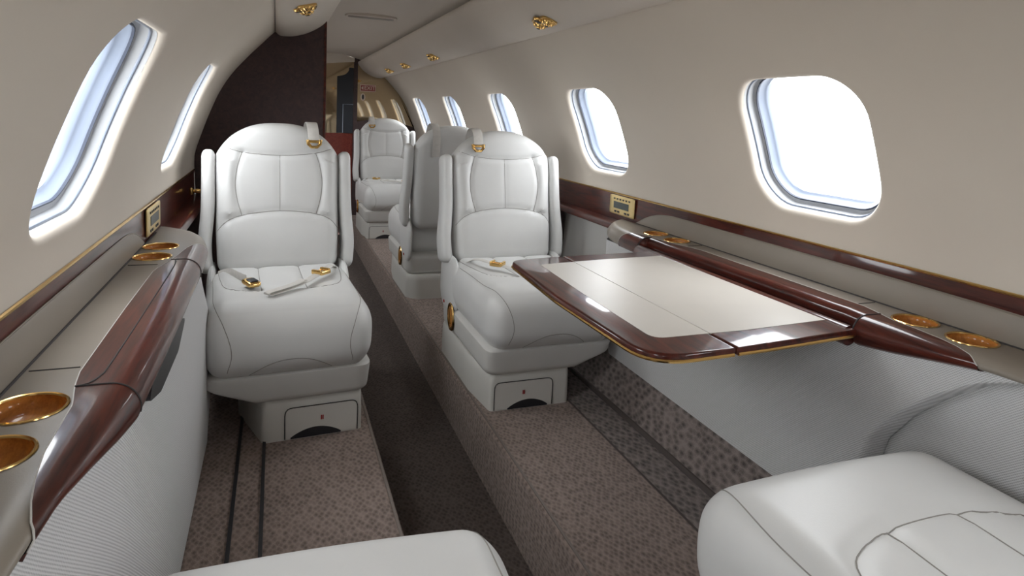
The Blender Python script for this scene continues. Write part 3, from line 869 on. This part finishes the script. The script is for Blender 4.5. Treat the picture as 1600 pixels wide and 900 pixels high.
# ------------------------------------------------------------------ seats
CX = .235
def make_seat(s, label):
    """s=+1: chamfered outboard side is +x; front faces -y"""
    root = empty('cabin_seat')
    def put(mb, name, mat, par=root):
        if s < 0: mb.mirror()
        return mb.build(name, mat if isinstance(mat, list) else [mat], par)
    # pedestal base
    pl = round_poly([(-.212, 0), (.078, 0), (.140, .23), (.140, .62), (.08, .66), (-.19, .66), (-.235, .60), (-.235, .20)], [.02, .02, .03, .03, .03, .06, .05, .08], 5)
    rings = []
    for z, k in ((0, 0), (.05, .001), (.100, .004), (.120, .010), (.128, .022)):
        c = np.array([-.04, .33]); rings.append([(c[0] + (x - c[0]) * (1 - k * 1.2), c[1] + (y - c[1]) * (1 - k * 1.2), z) for x, y in pl])
    mb = MB(); mb.add(*loft(rings)); base = put(mb, 'base', M['base'])
    # drawer with finger cut-out
    top = round_poly([(-.197, .012), (-.197, .098), (.014, .098), (.014, .012)], [0, .022, .022, 0], 5)
    arc = [(x, .006 + .026 * math.sin(math.pi * (x + .150) / .150) ** .8 if -.15 < x < 0 else .006) for x in np.linspace(.012, -.195, 28)]
    pf = [p for p in top if p[1] > .02] + arc
    mb = MB(); mb.add(*loft([[(x, -.0035, z) for x, z in pf], [(x, .01, z) for x, z in pf]])); dr = put(mb, 'drawer_front', M['base'], base)
    oc = [(x, -.0032, z) for x, z in ([(-.1985, .004)] + [(p[0] + (-.0018 if p[0] < -.09 else .0018), p[1] + (.0018 if p[1] > .09 else 0)) for p in top if p[1] > .02] + [(.0157, .004)])]
    mb = MB(); mb.add(*tube(oc, .0016, 6)); put(mb, 'drawer_gap', M['gap'], base)
    dk = [(x, .0045 + .027 * max(0, math.sin(math.pi * (x + .150) / .150)) ** .8) for x in np.linspace(-.149, -.001, 20)] + [(-.001, .0015), (-.149, .0015)]
    mb = MB(); mb.add(*loft([[(x, -.0015, z) for x, z in dk], [(x, .004, z) for x, z in dk]])); put(mb, 'finger_recess', M['black'], base)
    mb = MB()
    for dx in (-.0045, .0005): mb.add(*box((-.092 + dx, -.0048, .052), (-.0885 + dx, -.003, .066)))
    put(mb, 'drawer_mark', M['red'], base)
    # shell under the cushion
    def shell_fn(P):
        P = P.copy(); x, y, z = P[:, 0], P[:, 1], P[:, 2]
        cut = np.clip((x - .10) / .13, 0, 1) * np.clip((.22 - z) / .10, 0, 1)
        P[:, 2] = z + cut * .062
        lo = np.clip((.22 - z) / .10, 0, 1)
        P[:, 1] = y + .020 * lo * (y < .3)
        P[:, 0] = P[:, 0] * (1 - .03 * lo)
        return P
    mb = MB(); mb.add(*rbox((-.238, -.030, .122), (.238, .62, .232), (.045, .045, .020), (20, 26, 10), shell_fn)); put(mb, 'seat_shell', M['leather_dark'])
    # rear bulge where cushion meets the back on both sides
    for sx in (-1, 1):
        mb = MB(); mb.add(*rbox((sx * .225 - .018, .40, .19), (sx * .225 + .018, .66, .430), (.016, .09, .09), (6, 12, 12)))
        put(mb, 'side_cheek', M['leather'])
    # cushion
    def cush_fn(P):
        P = P.copy(); x, y, z = P[:, 0].copy(), P[:, 1].copy(), P[:, 2].copy()
        up = np.clip((z - .205) / .21, 0, 1)
        P[:, 2] = z + up * (.010 * np.cos(np.clip(x / .26, -1, 1) * math.pi / 2) - .012 * np.exp(-((y - .34) / .20) ** 2) * np.exp(-(x / .15) ** 4))
        P[:, 1] = y - .014 * np.sin(np.clip((z - .21) / .19, 0, 1) * math.pi) * (y < .1)
        P[:, 0] = x * (1 + .020 * np.sin(np.clip((z - .24) / .18, 0, 1) * math.pi))
        # seam valleys
        for sm in top_seams:
            A = np.array(sm)
            d = np.full(len(P), 9.)
            for i in range(len(A) - 1):
                a, b = A[i], A[i + 1]; ab = b - a; t = np.clip(((P[:, :2] - a) @ ab) / (ab @ ab + 1e-12), 0, 1)
                d = np.minimum(d, np.linalg.norm(P[:, :2] - (a + t[:, None] * ab), axis=1))
            P[:, 2] -= .006 * np.exp(-(d / .010) ** 2) * (z > .38)
        return P
    bol = smooth_path([(-.205, .50), (-.192, .34), (-.170, .215), (-.115, .172), (-.03, .155), (.06, .155), (.13, .175), (.178, .22), (.195, .34), (.205, .50)], 6)
    top_seams = [bol, [(-.062, .157), (-.062, .5)], [(.075, .157), (.075, .5)]]
    V, Fc = rbox((-CX, -.052, .206), (CX, .545, .422), (.060, .085, .080), (44, 54, 22), cush_fn)
    mb = MB(); mb.add(V, Fc)
    bvh = BVHTree.FromPolygons([Vector(p) for p in V], Fc)
    cu = put(mb, 'cushion', M['leather'])
    def proj(pts, d, back=.5, out=.0004):
        o = []; d = Vector(d)
        for p in pts:
            h = bvh.ray_cast(Vector(p) - d * back, d)
            if h[0] is not None: o.append(tuple(h[0] - d * out))
        return o
    sm = MB()
    for t in top_seams:
        q = proj([(x, y, .42) for x, y in (t if len(t) > 2 else smooth_path(t, 14))], (0, 0, -1))
        if len(q) > 2: sm.add(*tube(q, .0011, 5))
    arc = [(x, 0, .228 + .048 * (1 - (abs(x) / .115) ** 2.3)) for x in np.linspace(-.115, .115, 24)]
    q = proj(arc, (0, 1, 0)); sm.add(*tube(q, .0012, 5))
    # teardrop side seams running from the top round the front corner
    for sx in (-1, 1):
        side = smooth_path([(.010, .40, .410), (.014, .26, .415), (.020, .12, .412), (.042, .025, .395), (.070, -.02, .350), (.084, -.045, .300), (.074, -.050, .258), (.036, -.040, .226)], 6)
        q = []
        for e_, y_, z_ in side:
            d = Vector((-sx * .35, .6, -.65)).normalized(); h = bvh.ray_cast(Vector((sx * (CX - e_), y_, z_)) - d * .2, d)
            if h[0] is not None: q.append(tuple(h[0] - d * .0004))
        if len(q) > 2: sm.add(*tube(q, .0011, 5))
    put(sm, 'cushion_seams', M['seam'], cu)
    # backrest
    RA = math.atan2(.10, .54)
    hx = .2135
    head = smooth_path([(-.212, .862), (-.15, .838), (-.075, .826), (0, .823), (.075, .826), (.15, .838), (.212, .862)], 6)
    lum = smooth_path([(-.213, .545), (-.175, .585), (-.11, .608), (0, .618), (.11, .608), (.175, .585), (.213, .545)], 6)
    vl = smooth_path([(-.128, .833), (-.143, .78), (-.150, .72), (-.143, .66), (-.128, .605)], 6)
    vr = [(-x, z) for x, z in vl]
    bs = [head, lum, vl, vr, [(0, .823), (0, .617)]]
    def back_fn(P):
        P = P.copy(); x, y, z = P[:, 0].copy(), P[:, 1].copy(), P[:, 2].copy()
        tz = np.clip((z - .70) / .25, 0, 1) ** 1.5
        P[:, 2] = z - (np.abs(x) / hx) ** 2.6 * .105 * tz
        P[:, 0] = x * (1 + .02 * np.exp(-((z - .80) / .10) ** 2) - .035 * np.clip((.55 - z) / .17, 0, 1))
        fr = np.clip((.03 - y) / .06, 0, 1)
        puff = .010 * np.cos(np.clip(x / hx, -1, 1) * math.pi / 2) + .016 * np.exp(-((z - .50) / .09) ** 2) + .006 * np.exp(-((z - .89) / .05) ** 2)
        # side bolsters stand forward of the middle
        puff += .010 * np.exp(-((np.abs(x) - .18) / .03) ** 2) * (z > .6) * (z < .82)
        P[:, 1] = y - fr * puff
        d = np.full(len(P), 9.); P2 = P[:, [0, 2]]
        for i_s, sm_ in enumerate(bs):
            A = np.array(sm_); w = .45 if i_s == 4 else 1
            dd = np.full(len(P), 9.)
            for i in range(len(A) - 1):
                a, b = A[i], A[i + 1]; ab = b - a; t = np.clip(((P2 - a) @ ab) / (ab @ ab + 1e-12), 0, 1)
                dd = np.minimum(dd, np.linalg.norm(P2 - (a + t[:, None] * ab), axis=1))
            P[:, 1] += fr * .0065 * w * np.exp(-(dd / .009) ** 2)
        tap = np.clip((z - .5) / .45, 0, 1); P[:, 1] = np.where(P[:, 1] > .03, P[:, 1] - (P[:, 1] - .03) * .35 * tap, P[:, 1])
        return P
    V, Fc = rbox((-hx, -.02, .385), (hx, .125, .950), (.055, .050, .055), (54, 12, 70), back_fn)
    bvh2 = BVHTree.FromPolygons([Vector(p) for p in V], Fc)
    Rm = Matrix.Translation((0, .505, .385)) @ Matrix.Rotation(-RA, 4, 'X') @ Matrix.Translation((0, 0, -.385))
    mb = MB(); mb.add(V, Fc); mb.tf(Rm); bk = put(mb, 'backrest', M['leather'])
    sm = MB()
    for i, t in enumerate(bs[:4] + [smooth_path(bs[4], 10)]):
        q = []
        for x, z in t:
            h = bvh2.ray_cast(Vector((x, -.5, z)), Vector((0, 1, 0)))
            if h[0] is not None and h[0].y < .06: q.append(tuple(h[0] + Vector((0, -.0003, 0))))
        if len(q) > 2: sm.add(*tube(q, .0011 if i < 4 else .0006, 5))
    sm.tf(Rm); put(sm, 'backrest_seams', M['seam'], bk)
    # armrests, folded upright beside the back
    for sx in (-1, 1):
        def arm_fn(P):
            P = P.copy(); z = P[:, 2]
            P[:, 0] += sx * .010 * np.exp(-((z - .50) / .09) ** 2)
            P[:, 1] = P[:, 1] * (1 + .25 * np.clip((.60 - z) / .2, 0, 1))
            return P
        mb = MB(); mb.add(*rbox((sx * .2385 - .0225, -.015, .400), (sx * .2385 + .0225, .085, .845), (.018, .028, .028), (8, 10, 30), arm_fn)); mb.tf(Rm)
        a = put(mb, 'armrest', M['leather'])
        rr = []
        for k in range(28):
            t = 2 * math.pi * k / 28
            yy = .040 + .037 * max(-1, min(1, 1.25 * math.cos(t))); zz = .6225 + .215 * max(-1, min(1, 1.02 * math.sin(t)))
            rr.append((sx * .2465 + .0, yy, zz))
    # lap belt
    bl = MB()
    bl.add(*ribbon(smooth_path([(.205, .47, .405), (.17, .40, .430), (.135, .30, .437), (.118, .245, .442)], 5), .026, .003, (.3, .9, .1)))
    belt = put(bl, 'lap_belt', M['strap'])
    bu = MB(); bu.add(*rbox((-.030, -.022, 0), (.030, .022, .020), (.014, .014, .010), (10, 10, 6), None))
    Mb = Matrix.Translation((.105, .20, .430)) @ Matrix.Rotation(1.1, 4, 'Z') @ Matrix.Rotation(-.12, 4, 'Y')
    bu.tf(Mb); bk_ = put(bu, 'buckle', M['gold'], belt)
    bf = MB(); bf.add(*rbox((-.022, -.014, .0185), (.012, .014, .0225), (.006, .006, .002), (6, 6, 2))); bf.tf(Mb); put(bf, 'buckle_face', M['black'], belt)
    tg = MB()
    tg.add(*ribbon(smooth_path([(-.19, .46, .405), (-.165, .37, .442), (-.130, .29, .445), (-.095, .235, .443), (-.050, .165, .440), (.02, .085, .4385), (.060, .055, .4365)], 6), .026, .0032, (.55, .75, 0)))
    tg.add(*ribbon(smooth_path([(.060, .055, .4365), (.066, .050, .442), (.055, .058, .446), (-.01, .115, .447), (-.05, .165, .449)], 5), .026, .0028, (.55, .75, 0)))
    b2 = put(tg, 'lap_belt', M['strap'])
    tn = MB(); Mt = Matrix.Translation((-.115, .262, .440)) @ Matrix.Rotation(-.75, 4, 'Z')
    tn.add(*rbox((-.026, -.020, .002), (-.016, .020, .018), (.004, .004, .004), (3, 5, 3)))
    tn.add(*rbox((.016, -.020, .002), (.026, .020, .018), (.004, .004, .004), (3, 5, 3)))
    tn.add(*rbox((-.024, -.024, .000), (.024, -.014, .014), (.004, .004, .004), (3, 3, 3)))
    tn.add(*rbox((-.024, .012, .000), (.024, .020, .010), (.004, .004, .004), (3, 3, 3)))
    tn.tf(Mt); put(tn, 'buckle_tongue', M['gold'], b2)
    # shoulder belt over the top of the back on the aisle side
    sb = MB()
    pth = [(-.112, .120, .80), (-.113, .108, .90), (-.114, .080, .945), (-.115, .040, .957), (-.116, .000, .950), (-.117, -.030, .925), (-.119, -.042, .892), (-.120, -.044, .872)]
    pth = smooth_path(pth, 6)
    sb.add(*ribbon(pth, .040, .003, (1, .0, 0))); sb.tf(Rm); shb = put(sb, 'shoulder_belt', M['strap'])
    sc_ = MB(); sc_.add(*tube([(-.120 + a, -.046, b) for a, b in ((-.024, .880), (-.021, .864), (-.010, .853), (.010, .853), (.021, .864), (.024, .880))], .0062, 8))
    sc_.add(*rbox((-.146, -.051, .868), (-.094, -.041, .879), .004, (4, 3, 3))); sc_.tf(Rm); put(sc_, 'belt_fitting', M['gold'], shb)
    # aisle-side recess with latch and button
    rc = MB(); V, Fc = lathe([(0, .0015), (.017, .002), (.019, .005), (.0215, .005), (.023, 0)], 32)
    Mr = Matrix.Translation((-.2385, .445, .195)) @ Matrix.Rotation(-math.pi / 2, 4, 'Y') @ Matrix.Rotation(.25, 4, 'Z') @ Matrix.Diagonal((2.5, 1.9, 1, 1))
    rc.add(V, Fc); rc.tf(Mr); r_ = put(rc, 'control_recess', M['gold'])
    rc = MB(); V, Fc = lathe([(0, .0025), (.0165, .0028)], 24); rc.add(V, Fc); rc.tf(Mr); put(rc, 'recess_lining', M['amber'], r_)
    rc = MB(); rc.add(*rbox((-.012, -.004, .002), (.014, .004, .007), .003, (4, 3, 3))); rc.tf(Mr); put(rc, 'release_lever', M['gold'], r_)
    rc = MB(); V, Fc = lathe([(0, .005), (.006, .004), (.007, 0)], 16); rc.add(V, Fc)
    rc.tf(Matrix.Translation((-.2395, .555, .228)) @ Matrix.Rotation(-math.pi / 2, 4, 'Y')); put(rc, 'release_button', M['red'])
    root['category'] = 'seat'; root['group'] = 'ivory leather cabin seats'
    root['label'] = label
    return root
seatR = make_seat(1, 'ivory leather seat in the middle, beside the fold-out table')
seatL = make_seat(-1, 'ivory leather seat against the dark partition on the left')
seatR.location = (.425, 1.98, 0)
seatL.location = (-.425, 1.965, 0); seatL.rotation_euler.z = math.radians(3.5)
s3 = copy_tree(seatR); s3.location = (.410, 5.03, 0); s3['label'] = 'farthest ivory leather seat, facing the camera beneath the mirrored bulkhead'
s4 = copy_tree(seatL); s4.location = (.425, 4.0, 0); s4.rotation_euler.z = math.pi; s4['label'] = 'ivory leather seat turned away, back to back with the middle seat'
def drop_belts(root):
    for ch in [x for x in bpy.data.objects if x.parent == root and x.name.startswith('lap_belt')]:
        for g in [x for x in bpy.data.objects if x.parent == ch]: bpy.data.objects.remove(g)
        bpy.data.objects.remove(ch)
def recline(root, deg):
    h = Vector((0, .505, .385)); Rr = Matrix.Translation(h) @ Matrix.Rotation(-math.radians(deg), 4, 'X') @ Matrix.Translation(-h)
    for ch in [x for x in bpy.data.objects if x.parent == root]:
        if ch.name.split('.')[0] in ('backrest', 'armrest', 'shoulder_belt'): ch.matrix_local = Rr
s5 = copy_tree(seatL); s5.location = (.418, .775, 0); s5.scale = (1.07, 1, 1.03); s5.rotation_euler.z = math.pi; s5['label'] = 'nearest ivory seat on the right, its cushion at bottom right corner'
recline(s5, 22)
s6 = copy_tree(seatR); s6.location = (-.405, .805, 0); s6.scale = (1, 1, 1.03); s6.rotation_euler.z = math.pi - .06; s6['label'] = 'nearest ivory seat on the left, only its cushion front at bottom edge'
recline(s6, 42)
drop_belts(s5); drop_belts(s6)
